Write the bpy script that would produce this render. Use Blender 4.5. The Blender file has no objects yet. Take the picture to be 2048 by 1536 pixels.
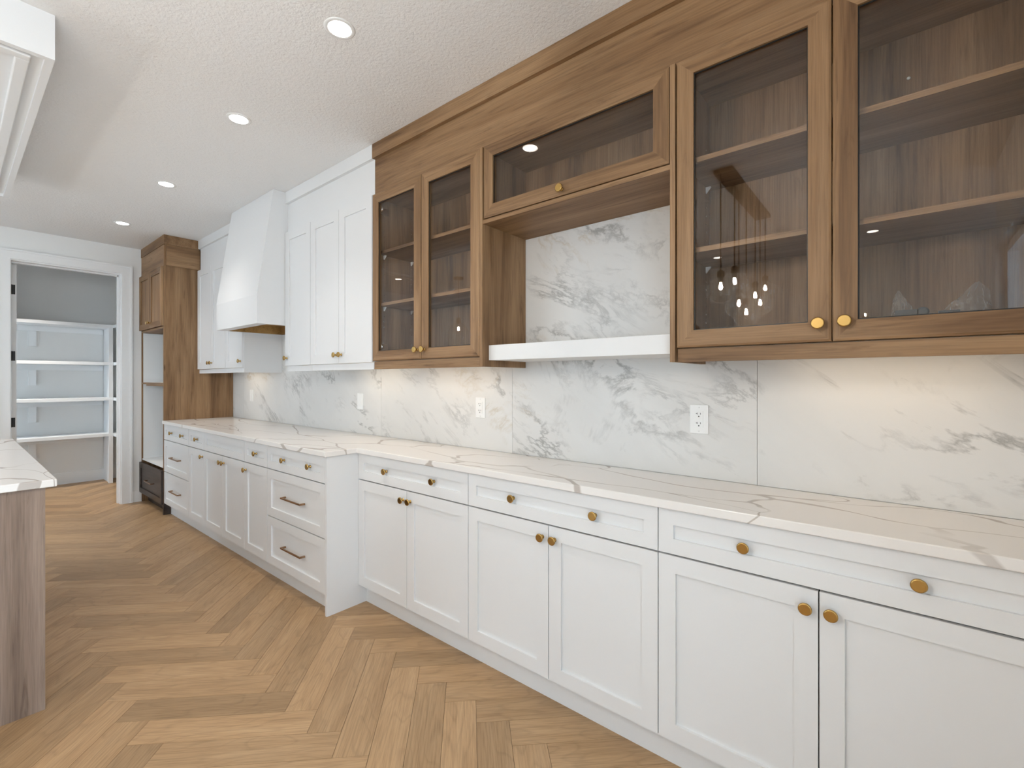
import bpy, bmesh, math, random
from mathutils import Vector, Matrix, noise
random.seed(7)
SC = bpy.context.scene
COL = SC.collection

# ---------------------------------------------------------------- camera, sky, exposure
CAM_F = 936.0            # focal length in pixels of the 2048 x 1536 frame
cam_d = bpy.data.cameras.new('camera')
cam_d.sensor_fit = 'HORIZONTAL'; cam_d.sensor_width = 36.0
cam_d.lens = CAM_F / 2048.0 * 36.0
cam_d.shift_y = (759.0 - 768.0) / 2048.0
cam_d.clip_start = 0.02; cam_d.clip_end = 200
cam = bpy.data.objects.new('camera', cam_d)
COL.objects.link(cam)
cam.location = (0, 0, 1.312)
cam.rotation_euler = (math.pi / 2, 0, 2.2635 - math.pi / 2)
SC.camera = cam

SKY_STRENGTH = 7.6
SKY_COLOR = (0.66, 0.83, 1.0)
DOWNLIGHT_W = 6.5
LED_W = 0.24
BULB_E = 720.0            # radiance of the small pendant and sconce bulbs
world = bpy.data.worlds.new('sky'); SC.world = world
world.use_nodes = True
bg = world.node_tree.nodes['Background']
bg.inputs['Color'].default_value = (*SKY_COLOR, 1)
bg.inputs['Strength'].default_value = SKY_STRENGTH

vs = SC.view_settings
vs.view_transform = 'Standard'; vs.look = 'None'; vs.gamma = 1.0
vs.exposure = 0.06
vs.use_curve_mapping = False
SC.display_settings.display_device = 'sRGB'
SC.cycles.max_bounces = 7
SC.cycles.diffuse_bounces = 4
SC.cycles.use_adaptive_sampling = True
SC.cycles.adaptive_threshold = 0.06
SC.cycles.adaptive_min_samples = 20
SC.cycles.glossy_bounces = 4
SC.cycles.transmission_bounces = 8
SC.cycles.transparent_max_bounces = 24
SC.cycles.caustics_reflective = False
SC.cycles.caustics_refractive = False
SC.cycles.sample_clamp_indirect = 6.0
SC.cycles.use_denoising = True
SC.cycles.use_light_tree = False

# ---------------------------------------------------------------- room measures (metres)
ZC = 2.713               # ceiling
YW = 1.957               # long wall, behind the slabs
YB = 1.945               # face of the backsplash slabs
XL = -6.31               # pantry wall
XR = 0.48                # wall right of the camera
XR2, YJ = 3.0, -1.12     # unseen widening added for its window light, beyond y = YJ
YF = -3.8                # wall behind the camera
YD = 1.61                # faces of the upper doors
ZDB, ZDT = 1.42, 2.41    # upper doors
ZR = 1.373               # bottom of the light rails
YBR = 1.53               # faces of the shallow base doors
YBL = 1.335              # faces of the deep base doors
ZG = 0.732               # gap between top drawers and doors

# ---------------------------------------------------------------- window portals (light guides, give off nothing)
def portal(name, loc, rot, sx, sy):
    l = bpy.data.lights.new(name, 'AREA'); l.shape = 'RECTANGLE'; l.size = sx; l.size_y = sy
    l.energy = 1.0
    l.cycles.is_portal = True
    o = bpy.data.objects.new(name, l); COL.objects.link(o)
    o.location = loc; o.rotation_euler = rot
    return o
WR = (-0.98, 0.36, 0.06, 2.15)                         # patio door in the right wall: y0 y1 z0 z1
WF = [(-6.1, -5.2), (-4.2, -3.3)]        # unseen fill windows added behind the camera: x ranges
WFZ = (0.08, 2.20)
portal('daylight_portal', (XR + 0.17, (WR[0]+WR[1])/2, (WR[2]+WR[3])/2), (0, math.pi/2, 0), WR[3]-WR[2], WR[1]-WR[0])
WR2 = (-3.72, -1.22, 0.04, 2.58)  # unseen window of the added widening, brightens the far end
portal('daylight_portal', (XR2 + 0.17, (WR2[0]+WR2[1])/2, (WR2[2]+WR2[3])/2), (0, math.pi/2, 0), WR2[3]-WR2[2], WR2[1]-WR2[0])
for a, b in WF:
    portal('daylight_portal', ((a+b)/2, YF - 0.17, sum(WFZ)/2), (math.pi/2, 0, 0), b-a, WFZ[1]-WFZ[0])

WP = (-8.05, -7.25, 0.20, 1.95)                         # unseen fill window added in the pantry's left wall: x0 x1 z0 z1
portal('daylight_portal', ((WP[0]+WP[1])/2, -0.45, (WP[2]+WP[3])/2), (math.pi/2, 0, 0), WP[1]-WP[0], WP[3]-WP[2])

# ---------------------------------------------------------------- materials
MATS = {}
def newmat(name):
    m = bpy.data.materials.new(name); m.use_nodes = True
    MATS[name] = m
    return m, m.node_tree.nodes, m.node_tree.links, m.node_tree.nodes['Principled BSDF']
def plain(name, col, rough=0.5, metal=0.0, spec=0.5, emit=None, estr=0.0):
    m, N, L, P = newmat(name)
    P.inputs['Base Color'].default_value = (*col, 1); P.inputs['Roughness'].default_value = rough
    P.inputs['Metallic'].default_value = metal; P.inputs['Specular IOR Level'].default_value = spec
    if emit:
        P.inputs['Emission Color'].default_value = (*emit, 1); P.inputs['Emission Strength'].default_value = estr
    return m
def nd(N, typ, **kw):
    n = N.new(typ)
    for k, v in kw.items():
        if k in n.bl_rna.properties.keys() and not k.startswith('i_'): setattr(n, k, v)
    return n
def ramp(N, stops, interp='LINEAR'):
    r = N.new('ShaderNodeValToRGB'); r.color_ramp.interpolation = interp
    e = r.color_ramp.elements
    while len(e) < len(stops): e.new(0.5)
    for i, (p, c) in enumerate(stops):
        e[i].position = p; e[i].color = (*c, 1) if len(c) == 3 else c
    return r
def noise_n(N, scale, detail=4, rough=0.5, dist=0.0, lac=2.0):
    n = N.new('ShaderNodeTexNoise'); n.inputs['Scale'].default_value = scale
    n.inputs['Detail'].default_value = detail; n.inputs['Roughness'].default_value = rough
    n.inputs['Distortion'].default_value = dist; n.inputs['Lacunarity'].default_value = lac
    return n
def mix(N, L, a, b, fac, mode='MIX'):
    m = N.new('ShaderNodeMix'); m.data_type = 'RGBA'; m.blend_type = mode
    for s, v in ((m.inputs[0], fac), (m.inputs[6], a), (m.inputs[7], b)):
        if hasattr(v, 'links'): L.new(v, s)
        elif isinstance(v, (int, float)): s.default_value = v
        else: s.default_value = (*v, 1)
    return m.outputs[2]
def math_n(N, L, op, a, b=None, clamp=False):
    m = N.new('ShaderNodeMath'); m.operation = op; m.use_clamp = clamp
    for i, v in enumerate((a, b)):
        if v is None: continue
        if hasattr(v, 'links'): L.new(v, m.inputs[i])
        else: m.inputs[i].default_value = v
    return m.outputs[0]
def objcoord(N, L, scale, rnd=True):
    tc = N.new('ShaderNodeTexCoord'); mp = N.new('ShaderNodeMapping'); mp.inputs['Scale'].default_value = scale
    L.new(tc.outputs['Object'], mp.inputs['Vector'])
    if rnd:
        oi = N.new('ShaderNodeObjectInfo')
        v = N.new('ShaderNodeVectorMath'); v.operation = 'MULTIPLY_ADD'
        cx = N.new('ShaderNodeCombineXYZ')
        for i in range(3): L.new(oi.outputs['Random'], cx.inputs[i])
        L.new(cx.outputs[0], v.inputs[0]); v.inputs[1].default_value = (37.0, 23.0, 51.0)
        L.new(mp.outputs[0], v.inputs[2])
        return v.outputs[0]
    return mp.outputs[0]
def bump(N, L, P, height, strength=0.2, dist=0.002):
    b = N.new('ShaderNodeBump'); b.inputs['Strength'].default_value = strength; b.inputs['Distance'].default_value = dist
    L.new(height, b.inputs['Height']); L.new(b.outputs[0], P.inputs['Normal'])

def wood(name, axis, dark, mid, light, rough=0.5):
    m, N, L, P = newmat(name)
    def sc(al, ac): return tuple(al if i == axis else ac for i in range(3))
    v1 = objcoord(N, L, sc(0.55, 7.5)); v2 = objcoord(N, L, sc(5.0, 190.0)); v3 = objcoord(N, L, sc(1.6, 22.0))
    n1 = noise_n(N, 1.3, 5, 0.55, 0.5); L.new(v1, n1.inputs['Vector'])
    n2 = noise_n(N, 1.0, 3, 0.6, 0.2); L.new(v2, n2.inputs['Vector'])
    n3 = noise_n(N, 1.5, 6, 0.65, 1.2); L.new(v3, n3.inputs['Vector'])
    r1 = ramp(N, [(0.30, dark), (0.47, mid), (0.68, light)]); L.new(n1.outputs[0], r1.inputs[0])
    r2 = ramp(N, [(0.30, (0.72, 0.72, 0.72)), (0.62, (1.08, 1.08, 1.08))]); L.new(n2.outputs[0], r2.inputs[0])
    r3 = ramp(N, [(0.30, (0.55, 0.50, 0.46)), (0.44, (0.94, 0.93, 0.92)), (0.7, (1.08, 1.08, 1.08))]); L.new(n3.outputs[0], r3.inputs[0])
    c = mix(N, L, r1.outputs[0], r2.outputs[0], 0.75, 'MULTIPLY')
    c = mix(N, L, c, r3.outputs[0], 0.8, 'MULTIPLY')
    # small knots
    vk = objcoord(N, L, sc(1.1, 4.2)); vo = N.new('ShaderNodeTexVoronoi'); vo.inputs['Scale'].default_value = 1.7
    L.new(vk, vo.inputs['Vector'])
    rk = ramp(N, [(0.02, (0.35, 0.32, 0.30)), (0.075, (1, 1, 1))]); L.new(vo.outputs['Distance'], rk.inputs[0])
    c = mix(N, L, c, rk.outputs[0], 0.85, 'MULTIPLY')
    L.new(c, P.inputs['Base Color']); P.inputs['Roughness'].default_value = rough
    P.inputs['Specular IOR Level'].default_value = 0.35
    bump(N, L, P, n2.outputs[0], 0.25, 0.0006)
    return m
WD, WM, WL = (0.145, 0.076, 0.034), (0.260, 0.148, 0.071), (0.370, 0.227, 0.120)
wood('oak_x', 0, WD, WM, WL); wood('oak_y', 1, WD, WM, WL); wood('oak_z', 2, WD, WM, WL)
wood('dark_wood_x', 0, (0.030, 0.022, 0.020), (0.050, 0.037, 0.033), (0.075, 0.058, 0.052), 0.4)  # darker wood tone for the tall cabinet's drawer and base
wood('island_oak', 2, (0.185, 0.128, 0.095), (0.270, 0.195, 0.150), (0.345, 0.258, 0.205), 0.55)
wood('liner_pine', 0, (0.25, 0.13, 0.04), (0.42, 0.24, 0.08), (0.52, 0.32, 0.12), 0.5)

plain('white_lacquer', (0.77, 0.77, 0.77), 0.38, spec=0.4)
plain('white_melamine', (0.82, 0.82, 0.81), 0.45)
plain('gap_dark', (0.02, 0.02, 0.02), 0.9)
plain('brass', (0.50, 0.32, 0.11), 0.25, metal=1.0)
plain('bronze_bar', (0.36, 0.22, 0.13), 0.25, metal=1.0)
plain('chrome', (0.75, 0.75, 0.76), 0.15, metal=1.0)
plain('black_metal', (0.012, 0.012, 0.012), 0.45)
plain('trim_white', (0.86, 0.86, 0.855), 0.4)
plain('plastic_white', (0.92, 0.92, 0.91), 0.3)
plain('slot_black', (0.01, 0.01, 0.01), 0.8)
plain('led_warm', (0.9, 0.8, 0.6), 0.5, emit=(1.0, 0.80, 0.55), estr=8.0)
plain('downlight_lens', (0.9, 0.9, 0.9), 0.5, emit=(1.0, 0.95, 0.88), estr=18.0)
plain('bulb_glow', (1, 0.9, 0.7), 0.5, emit=(1.0, 0.94, 0.85), estr=BULB_E)
plain('pendant_bronze', (0.06, 0.045, 0.03), 0.4, metal=0.8)
plain('carcass_edge', (0.70, 0.70, 0.69), 0.5)
plain('sub_floor', (0.10, 0.07, 0.05), 0.9)
plain('dark_plastic', (0.06, 0.055, 0.05), 0.4)

for k_ in ('led_warm', 'downlight_lens'): MATS[k_].cycles.emission_sampling = 'NONE'   # their lamps do the lighting
def painted(name, col, nscale, strength, rough=0.7, dist=0.002):
    m, N, L, P = newmat(name)
    P.inputs['Base Color'].default_value = (*col, 1); P.inputs['Roughness'].default_value = rough
    P.inputs['Specular IOR Level'].default_value = 0.25
    tc = N.new('ShaderNodeTexCoord'); n = noise_n(N, nscale, 3, 0.55); L.new(tc.outputs['Object'], n.inputs['Vector'])
    bump(N, L, P, n.outputs[0], strength, dist)
    return m
painted('wall_paint', (0.85, 0.845, 0.83), 60, 0.05)
painted('pantry_paint', (0.80, 0.79, 0.77), 60, 0.05)
painted('ceiling_texture', (0.86, 0.85, 0.84), 75, 0.9, 0.85, 0.004)

def slab_mat():
    m, N, L, P = newmat('marble_slab')
    v0 = objcoord(N, L, (1, 1, 1))
    m1 = N.new('ShaderNodeMapping'); m1.inputs['Rotation'].default_value = (0, -0.55, 0); L.new(v0, m1.inputs['Vector'])
    m2 = N.new('ShaderNodeMapping'); m2.inputs['Scale'].default_value = (0.62, 1.0, 1.35); L.new(m1.outputs[0], m2.inputs['Vector'])
    v = m2.outputs[0]
    # broken vein lines: thin bands where a warped noise crosses its mean, kept only in patches
    def vein(scale, width, maskscale, m0, m1, dist):
        n = noise_n(N, scale, 8, 0.64, dist); L.new(v, n.inputs['Vector'])
        a = math_n(N, L, 'ABSOLUTE', math_n(N, L, 'SUBTRACT', n.outputs[0], 0.5))
        line = ramp(N, [(0.0, (1, 1, 1)), (width * 0.35, (0.55, 0.55, 0.55)), (width, (0, 0, 0))]); L.new(a, line.inputs[0])
        k = noise_n(N, maskscale, 4, 0.6); L.new(v, k.inputs['Vector'])
        mk = ramp(N, [(m0, (0, 0, 0)), (m1, (1, 1, 1))]); L.new(k.outputs[0], mk.inputs[0])
        return math_n(N, L, 'MULTIPLY', line.outputs[0], mk.outputs[0])
    va = vein(1.5, 0.024, 2.4, 0.48, 0.62, 0.7); vb = vein(3.6, 0.036, 2.7, 0.51, 0.65, 1.0); vc = vein(1.1, 0.016, 1.7, 0.56, 0.68, 0.6)
    cloud = noise_n(N, 1.6, 5, 0.6, 0.4); L.new(v, cloud.inputs['Vector'])
    rc = ramp(N, [(0.35, (0.73, 0.72, 0.70)), (0.6, (0.79, 0.78, 0.76))]); L.new(cloud.outputs[0], rc.inputs[0])
    c = mix(N, L, rc.outputs[0], (0.40, 0.395, 0.38), math_n(N, L, 'MULTIPLY', vb, 0.6))
    c = mix(N, L, c, (0.33, 0.325, 0.31), math_n(N, L, 'MULTIPLY', va, 0.85))
    c = mix(N, L, c, (0.46, 0.34, 0.17), math_n(N, L, 'MULTIPLY', vc, 0.55))
    L.new(c, P.inputs['Base Color']); P.inputs['Roughness'].default_value = 0.30
    P.inputs['Specular IOR Level'].default_value = 0.3
slab_mat()

def quartz_mat():
    m, N, L, P = newmat('quartz_top')
    tc = N.new('ShaderNodeTexCoord')
    mp = N.new('ShaderNodeMapping'); mp.inputs['Scale'].default_value = (1.0, 3.2, 1.2); mp.inputs['Rotation'].default_value = (0, 0, -0.16)
    L.new(tc.outputs['Object'], mp.inputs['Vector'])
    w = noise_n(N, 1.1, 2.5, 0.5); L.new(mp.outputs[0], w.inputs['Vector'])
    ws = N.new('ShaderNodeVectorMath'); ws.operation = 'MULTIPLY_ADD'
    L.new(w.outputs['Color'], ws.inputs[0]); ws.inputs[1].default_value = (0.9, 0.9, 0.9); L.new(mp.outputs[0], ws.inputs[2])
    vo = N.new('ShaderNodeTexVoronoi'); vo.feature = 'DISTANCE_TO_EDGE'; vo.inputs['Scale'].default_value = 1.25
    L.new(ws.outputs[0], vo.inputs['Vector'])
    k = noise_n(N, 2.2, 2, 0.5); L.new(mp.outputs[0], k.inputs['Vector'])
    kr = ramp(N, [(0.42, (0.009, 0.009, 0.009)), (0.64, (0.036, 0.036, 0.036))]); L.new(k.outputs[0], kr.inputs[0])
    q = math_n(N, L, 'DIVIDE', vo.outputs['Distance'], kr.outputs[0])
    r = ramp(N, [(0.45, (1, 1, 1)), (0.8, (0, 0, 0))]); L.new(q, r.inputs[0])
    mk = ramp(N, [(0.35, (0, 0, 0)), (0.45, (1, 1, 1))])
    k2 = noise_n(N, 0.9, 2, 0.5); L.new(ws.outputs[0], k2.inputs['Vector']); L.new(k2.outputs[0], mk.inputs[0])
    f = math_n(N, L, 'MULTIPLY', r.outputs[0], mk.outputs[0])
    c = mix(N, L, (0.82, 0.79, 0.76), (0.40, 0.345, 0.30), math_n(N, L, 'MULTIPLY', f, 0.75))
    L.new(c, P.inputs['Base Color']); P.inputs['Roughness'].default_value = 0.22
    P.inputs['Specular IOR Level'].default_value = 0.4
quartz_mat()

def plank_mat():
    m, N, L, P = newmat('oak_plank')
    uv = N.new('ShaderNodeUVMap'); uv.uv_map = 'grain'
    tone = N.new('ShaderNodeAttribute'); tone.attribute_name = 'tone'
    def co(sx, sy):
        mp = N.new('ShaderNodeMapping'); mp.inputs['Scale'].default_value = (sx, sy, 1); L.new(uv.outputs[0], mp.inputs['Vector']); return mp.outputs[0]
    n1 = noise_n(N, 1.0, 4, 0.55, 0.6); L.new(co(1.4, 13), n1.inputs['Vector'])
    n2 = noise_n(N, 1.0, 4, 0.6, 0.3); L.new(co(7, 170), n2.inputs['Vector'])
    # cathedral figure
    n3 = noise_n(N, 1.0, 2, 0.5); L.new(co(1.3, 5), n3.inputs['Vector'])
    fig = math_n(N, L, 'FRACT', math_n(N, L, 'MULTIPLY', n3.outputs[0], 13.0))
    rf = ramp(N, [(0.0, (0.78, 0.78, 0.78)), (0.18, (1, 1, 1)), (0.9, (1, 1, 1)), (1.0, (0.80, 0.80, 0.80))]); L.new(fig, rf.inputs[0])
    r1 = ramp(N, [(0.28, (0.385, 0.238, 0.123)), (0.50, (0.447, 0.285, 0.152)), (0.74, (0.503, 0.332, 0.186))]); L.new(n1.outputs[0], r1.inputs[0])
    r2 = ramp(N, [(0.34, (0.74, 0.72, 0.70)), (0.58, (1.05, 1.05, 1.05))]); L.new(n2.outputs[0], r2.inputs[0])
    c = mix(N, L, r1.outputs[0], r2.outputs[0], 0.8, 'MULTIPLY')
    c = mix(N, L, c, rf.outputs[0], 0.55, 'MULTIPLY')
    tcol = N.new('ShaderNodeCombineColor')
    for i in range(3): L.new(tone.outputs['Fac'], tcol.inputs[i])
    c = mix(N, L, c, tcol.outputs[0], 1.0, 'MULTIPLY')
    L.new(c, P.inputs['Base Color']); P.inputs['Roughness'].default_value = 0.42
    P.inputs['Specular IOR Level'].default_value = 0.35
    bump(N, L, P, n2.outputs[0], 0.12, 0.0005)
plank_mat()

def glass_mat(name, tint, ior=1.5, rough=0.0, gloss=(1, 1, 1), haze=0.0, rim=0.0):
    m = bpy.data.materials.new(name); m.use_nodes = True; MATS[name] = m
    N, L = m.node_tree.nodes, m.node_tree.links
    N.remove(N['Principled BSDF']); out = N['Material Output']
    t = N.new('ShaderNodeBsdfTransparent'); t.inputs['Color'].default_value = (*tint, 1)
    g = N.new('ShaderNodeBsdfGlossy'); g.inputs['Roughness'].default_value = rough; g.inputs['Color'].default_value = (*gloss, 1)
    lw = N.new('ShaderNodeLayerWeight'); lw.inputs['Blend'].default_value = 0.5      # Schlick: same on both faces of the sheet
    r0 = ((ior - 1) / (ior + 1)) ** 2
    f5 = math_n(N, L, 'POWER', lw.outputs['Facing'], 5.0)
    fr = math_n(N, L, 'ADD', math_n(N, L, 'MULTIPLY', f5, 1 - r0), r0, True)
    x = N.new('ShaderNodeMixShader'); L.new(fr, x.inputs[0]); L.new(t.outputs[0], x.inputs[1]); L.new(g.outputs[0], x.inputs[2])
    if haze:                                                        # slight milkiness; the paler rims are put in for glints and highlights
        df = N.new('ShaderNodeBsdfDiffuse'); df.inputs['Color'].default_value = (0.9, 0.9, 0.9, 1)
        tr = N.new('ShaderNodeBsdfTranslucent'); tr.inputs['Color'].default_value = (0.9, 0.9, 0.9, 1)
        h1 = N.new('ShaderNodeMixShader'); h1.inputs[0].default_value = 0.5; L.new(df.outputs[0], h1.inputs[1]); L.new(tr.outputs[0], h1.inputs[2])
        h2 = N.new('ShaderNodeMixShader'); L.new(math_n(N, L, 'ADD', math_n(N, L, 'MULTIPLY', math_n(N, L, 'POWER', lw.outputs['Facing'], 3.0), rim), haze, True), h2.inputs[0]); L.new(x.outputs[0], h2.inputs[1]); L.new(h1.outputs[0], h2.inputs[2]); x = h2
    L.new(x.outputs[0], out.inputs['Surface'])
    return m
glass_mat('cabinet_glass', (0.985, 0.98, 0.97), 1.42)
glass_mat('window_glass', (0.97, 0.98, 0.98))
glass_mat('globe_glass', (0.95, 0.94, 0.92), 1.9, haze=0.008, rim=0.55)
glass_mat('bag_film', (0.95, 0.94, 0.92), 1.7, 0.08, haze=0.16, rim=0.4)

# ---------------------------------------------------------------- mesh helpers
class MB:
    def __init__(s): s.v = []; s.f = []; s.m = []; s.sm = []
    def _add(s, vs, fs, mi=0, smooth=False):
        b = len(s.v); s.v += [tuple(p) for p in vs]
        for f in fs: s.f.append(tuple(b + i for i in f)); s.m.append(mi); s.sm.append(smooth)
        return s
    def box(s, x0, x1, y0, y1, z0, z1, mi=0):
        if x0 > x1: x0, x1 = x1, x0
        if y0 > y1: y0, y1 = y1, y0
        if z0 > z1: z0, z1 = z1, z0
        vs = [(x, y, z) for z in (z0, z1) for y in (y0, y1) for x in (x0, x1)]
        return s._add(vs, [(0, 2, 3, 1), (4, 5, 7, 6), (0, 1, 5, 4), (2, 6, 7, 3), (0, 4, 6, 2), (1, 3, 7, 5)], mi)
    def prism(s, poly, z0, z1, mi=0):
        """poly: ccw (x, y) list"""
        n = len(poly); vs = [(x, y, z0) for x, y in poly] + [(x, y, z1) for x, y in poly]
        fs = [tuple(reversed(range(n))), tuple(range(n, 2 * n))] + [(i, (i + 1) % n, n + (i + 1) % n, n + i) for i in range(n)]
        return s._add(vs, fs, mi)
    def yz(s, poly, x0, x1, mi=0):
        """extrude a (y, z) outline along x"""
        n = len(poly); vs = [(x0, y, z) for y, z in poly] + [(x1, y, z) for y, z in poly]
        fs = [tuple(range(n)), tuple(reversed(range(n, 2 * n)))] + [(n + i, n + (i + 1) % n, (i + 1) % n, i) for i in range(n)]
        return s._add(vs, fs, mi)
    def lathe(s, prof, c=(0, 0, 0), axis='-y', seg=20, mi=0, smooth=True):
        """prof: (radius, offset) pairs along the axis"""
        def P(r, h, a):
            ca, sa = r * math.cos(a), r * math.sin(a)
            if axis == '-y': q = (ca, -h, sa)
            elif axis == 'y': q = (ca, h, sa)
            elif axis == 'z': q = (ca, sa, h)
            elif axis == '-z': q = (ca, sa, -h)
            else: q = (h, ca, sa)
            return (c[0] + q[0], c[1] + q[1], c[2] + q[2])
        b = len(s.v); k = len(prof)
        for r, h in prof:
            for j in range(seg): s.v.append(P(r, h, 2 * math.pi * j / seg))
        for i in range(k - 1):
            for j in range(seg):
                s.f.append((b + i*seg + j, b + i*seg + (j+1) % seg, b + (i+1)*seg + (j+1) % seg, b + (i+1)*seg + j)); s.m.append(mi); s.sm.append(smooth)
        for i, rev in ((0, True), (k - 1, False)):
            if prof[i][0] > 1e-6:
                f = [b + i*seg + j for j in range(seg)]
                s.f.append(tuple(reversed(f)) if rev else tuple(f)); s.m.append(mi); s.sm.append(False)
        return s
    def tube(s, pts, r, seg=8, mi=0):
        pts = [Vector(p) for p in pts]; b = len(s.v)
        for i, p in enumerate(pts):
            d = (pts[min(i+1, len(pts)-1)] - pts[max(i-1, 0)]).normalized()
            a = d.orthogonal().normalized(); q = d.cross(a)
            for j in range(seg):
                t = 2 * math.pi * j / seg
                s.v.append(tuple(p + r * (math.cos(t) * a + math.sin(t) * q)))
        for i in range(len(pts) - 1):
            for j in range(seg):
                s.f.append((b+i*seg+j, b+i*seg+(j+1) % seg, b+(i+1)*seg+(j+1) % seg, b+(i+1)*seg+j)); s.m.append(mi); s.sm.append(True)
        s.f.append(tuple(reversed(range(b, b+seg)))); s.m.append(mi); s.sm.append(False)
        e = b + (len(pts)-1)*seg; s.f.append(tuple(range(e, e+seg))); s.m.append(mi); s.sm.append(False)
        return s
    def mesh(s, name, mats, org=(0, 0, 0)):
        me = bpy.data.meshes.new(name)
        me.from_pydata([(x-org[0], y-org[1], z-org[2]) for x, y, z in s.v], [], s.f)
        for mt in mats: me.materials.append(MATS[mt])
        me.polygons.foreach_set('material_index', s.m); me.polygons.foreach_set('use_smooth', s.sm)
        bm = bmesh.new(); bm.from_mesh(me); bmesh.ops.recalc_face_normals(bm, faces=bm.faces); bm.to_mesh(me); bm.free()
        me.update(); return me
def org_of(p):
    v = Vector((0, 0, 0))
    while p: v += p.location; p = p.parent
    return v
def obj(name, mb, mats, parent=None, org=None, bevel=0.0):
    """link a builder as ONE object; vertices are given in world metres"""
    if isinstance(mats, str): mats = [mats]
    if isinstance(mb, bpy.types.Mesh):
        o = bpy.data.objects.new(name, mb)
        base = org_of(parent) if parent else Vector((0, 0, 0))
        if org is not None: o.location = Vector(org) - base
    else:
        base = org_of(parent) if parent else Vector((0, 0, 0))
        og = Vector(org) if org is not None else base
        o = bpy.data.objects.new(name, mb.mesh(name, mats, og)); o.location = og - base
    COL.objects.link(o); o.parent = parent
    if bevel:
        b = o.modifiers.new('bevel', 'BEVEL'); b.width = bevel; b.segments = 2; b.limit_method = 'ANGLE'; b.angle_limit = math.radians(40)
    return o
def tag(o, label, cat, group=None):
    o['label'] = label; o['category'] = cat
    if group: o['group'] = group
    return o
def thing(name, loc, label, cat, group=None):
    o = bpy.data.objects.new(name, None); o.empty_display_size = 0.1; COL.objects.link(o); o.location = loc
    return tag(o, label, cat, group)
def struct(name, mb, mats, org=None, bevel=0.0):
    o = obj(name, mb, mats, None, org, bevel); o['kind'] = 'structure'; return o

# ---------------------------------------------------------------- the room shell
fl = MB().box(-8.2, XR + 0.05, YF - 0.05, YW, -0.12, -0.009).box(XR + 0.05, XR2 + 0.05, YF - 0.05, YJ, -0.12, -0.009)
floor = struct('floor', fl, 'sub_floor')

# herringbone planks, 45 degrees to the long wall
PW, PL = 0.1255, 0.6240
O0 = Vector((-2.046, 0.496)); B1 = Vector((1, 1)).normalized(); B2 = Vector((1, -1)).normalized()
def clip(poly, ax, val, keep_less):
    out = []
    for i in range(len(poly)):
        a, b = poly[i], poly[(i+1) % len(poly)]
        ia = (a[ax] <= val) == keep_less or a[ax] == val; ib = (b[ax] <= val) == keep_less or b[ax] == val
        if ia: out.append(a)
        if ia != ib:
            t = (val - a[ax]) / (b[ax] - a[ax]); out.append(tuple(a[k] + t * (b[k] - a[k]) for k in range(4)))
    return out
def project(x, y, z):
    yaw = 2.2635; dx, dy, dz = x, y, z - 1.312
    w = dx*math.cos(yaw) + dy*math.sin(yaw)
    if w < 0.05: return None
    return 1024 + CAM_F*(dx*math.sin(yaw) - dy*math.cos(yaw))/w, 759 - CAM_F*dz/w, w
planks = []
g = 0.0006
for n in range(-75, 75):
    for c in range(-8, 8):
        for kind in (0, 1):
            if kind == 0: u0, u1, v0, v1 = n*PW, n*PW + PL, n*PW, n*PW + PW
            else: u0, u1, v0, v1 = n*PW + PL, n*PW + PL + PW, n*PW + PW - PL, n*PW + PW
            u0 += c*PL; u1 += c*PL; v0 -= c*PL; v1 -= c*PL
            ctr = O0 + B1*((u0+u1)/2) + B2*((v0+v1)/2)
            if not (-8.6 < ctr.x < XR2 + 0.5 and YF - 0.5 < ctr.y < 2.2): continue
            poly = []
            for (u, v) in ((u0+g, v0+g), (u1-g, v0+g), (u1-g, v1-g), (u0+g, v1-g)):
                p = O0 + B1*u + B2*v
                a, b = (u-u0, v-v0) if kind == 0 else (v-v0, u-u0)
                poly.append((p.x, p.y, a, b))
            if ctr.x < XL: lim = (-8.08, XL + 0.6, -0.3, 1.75)
            elif ctr.y < YJ: lim = (XL - 0.6, XR2, YF, 1.74)
            else: lim = (XL - 0.6, XR, YF, 1.74)
            for ax, val, less in ((0, lim[0], False), (0, lim[1], True), (1, lim[2], False), (1, lim[3], True)):
                poly = clip(poly, ax, val, less)
                if len(poly) < 3: break
            if len(poly) < 3: continue
            pr = project(ctr.x, ctr.y, 0.0)
            vis = pr is not None and -260 < pr[0] < 2048 and 930 < pr[1] < 2000 and ctr.y > -0.15
            if vis and ctr.x > -2.75 and False: pass
            planks.append((pr[2] if vis else 1e9, poly))
planks.sort(key=lambda t: t[0])
def plank_mesh(name, items):
    vs, fs, uvs, tn = [], [], [], []
    for _, poly in items:
        if sum(poly[i][0]*poly[(i+1) % len(poly)][1] - poly[(i+1) % len(poly)][0]*poly[i][1] for i in range(len(poly))) < 0:
            poly = poly[::-1]
        b = len(vs); k = len(poly); ou, ov = random.uniform(0, 60), random.uniform(0, 60)
        t = random.choice((0.82, 0.90, 0.96, 1.0, 1.0, 1.04, 1.10)) * random.uniform(0.97, 1.03)
        vs += [(p[0], p[1], 0.0) for p in poly] + [(p[0], p[1], -0.008) for p in poly]
        uv = [(ou + p[2], ov + p[3]) for p in poly]
        fs.append(tuple(range(b, b+k))); uvs += uv; tn.append(t)
        for i in range(k):
            j = (i+1) % k
            fs.append((b+i, b+k+i, b+k+j, b+j)); uvs += [uv[i], uv[i], uv[j], uv[j]]; tn.append(t)
    me = bpy.data.meshes.new(name); me.from_pydata(vs, [], fs)
    ul = me.uv_layers.new(name='grain')
    for i, q in enumerate(uvs): ul.data[i].uv = q
    at = me.attributes.new('tone', 'FLOAT', 'FACE')
    at.data.foreach_set('value', tn)
    me.materials.append(MATS['oak_plank']); me.update()
    return me
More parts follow.
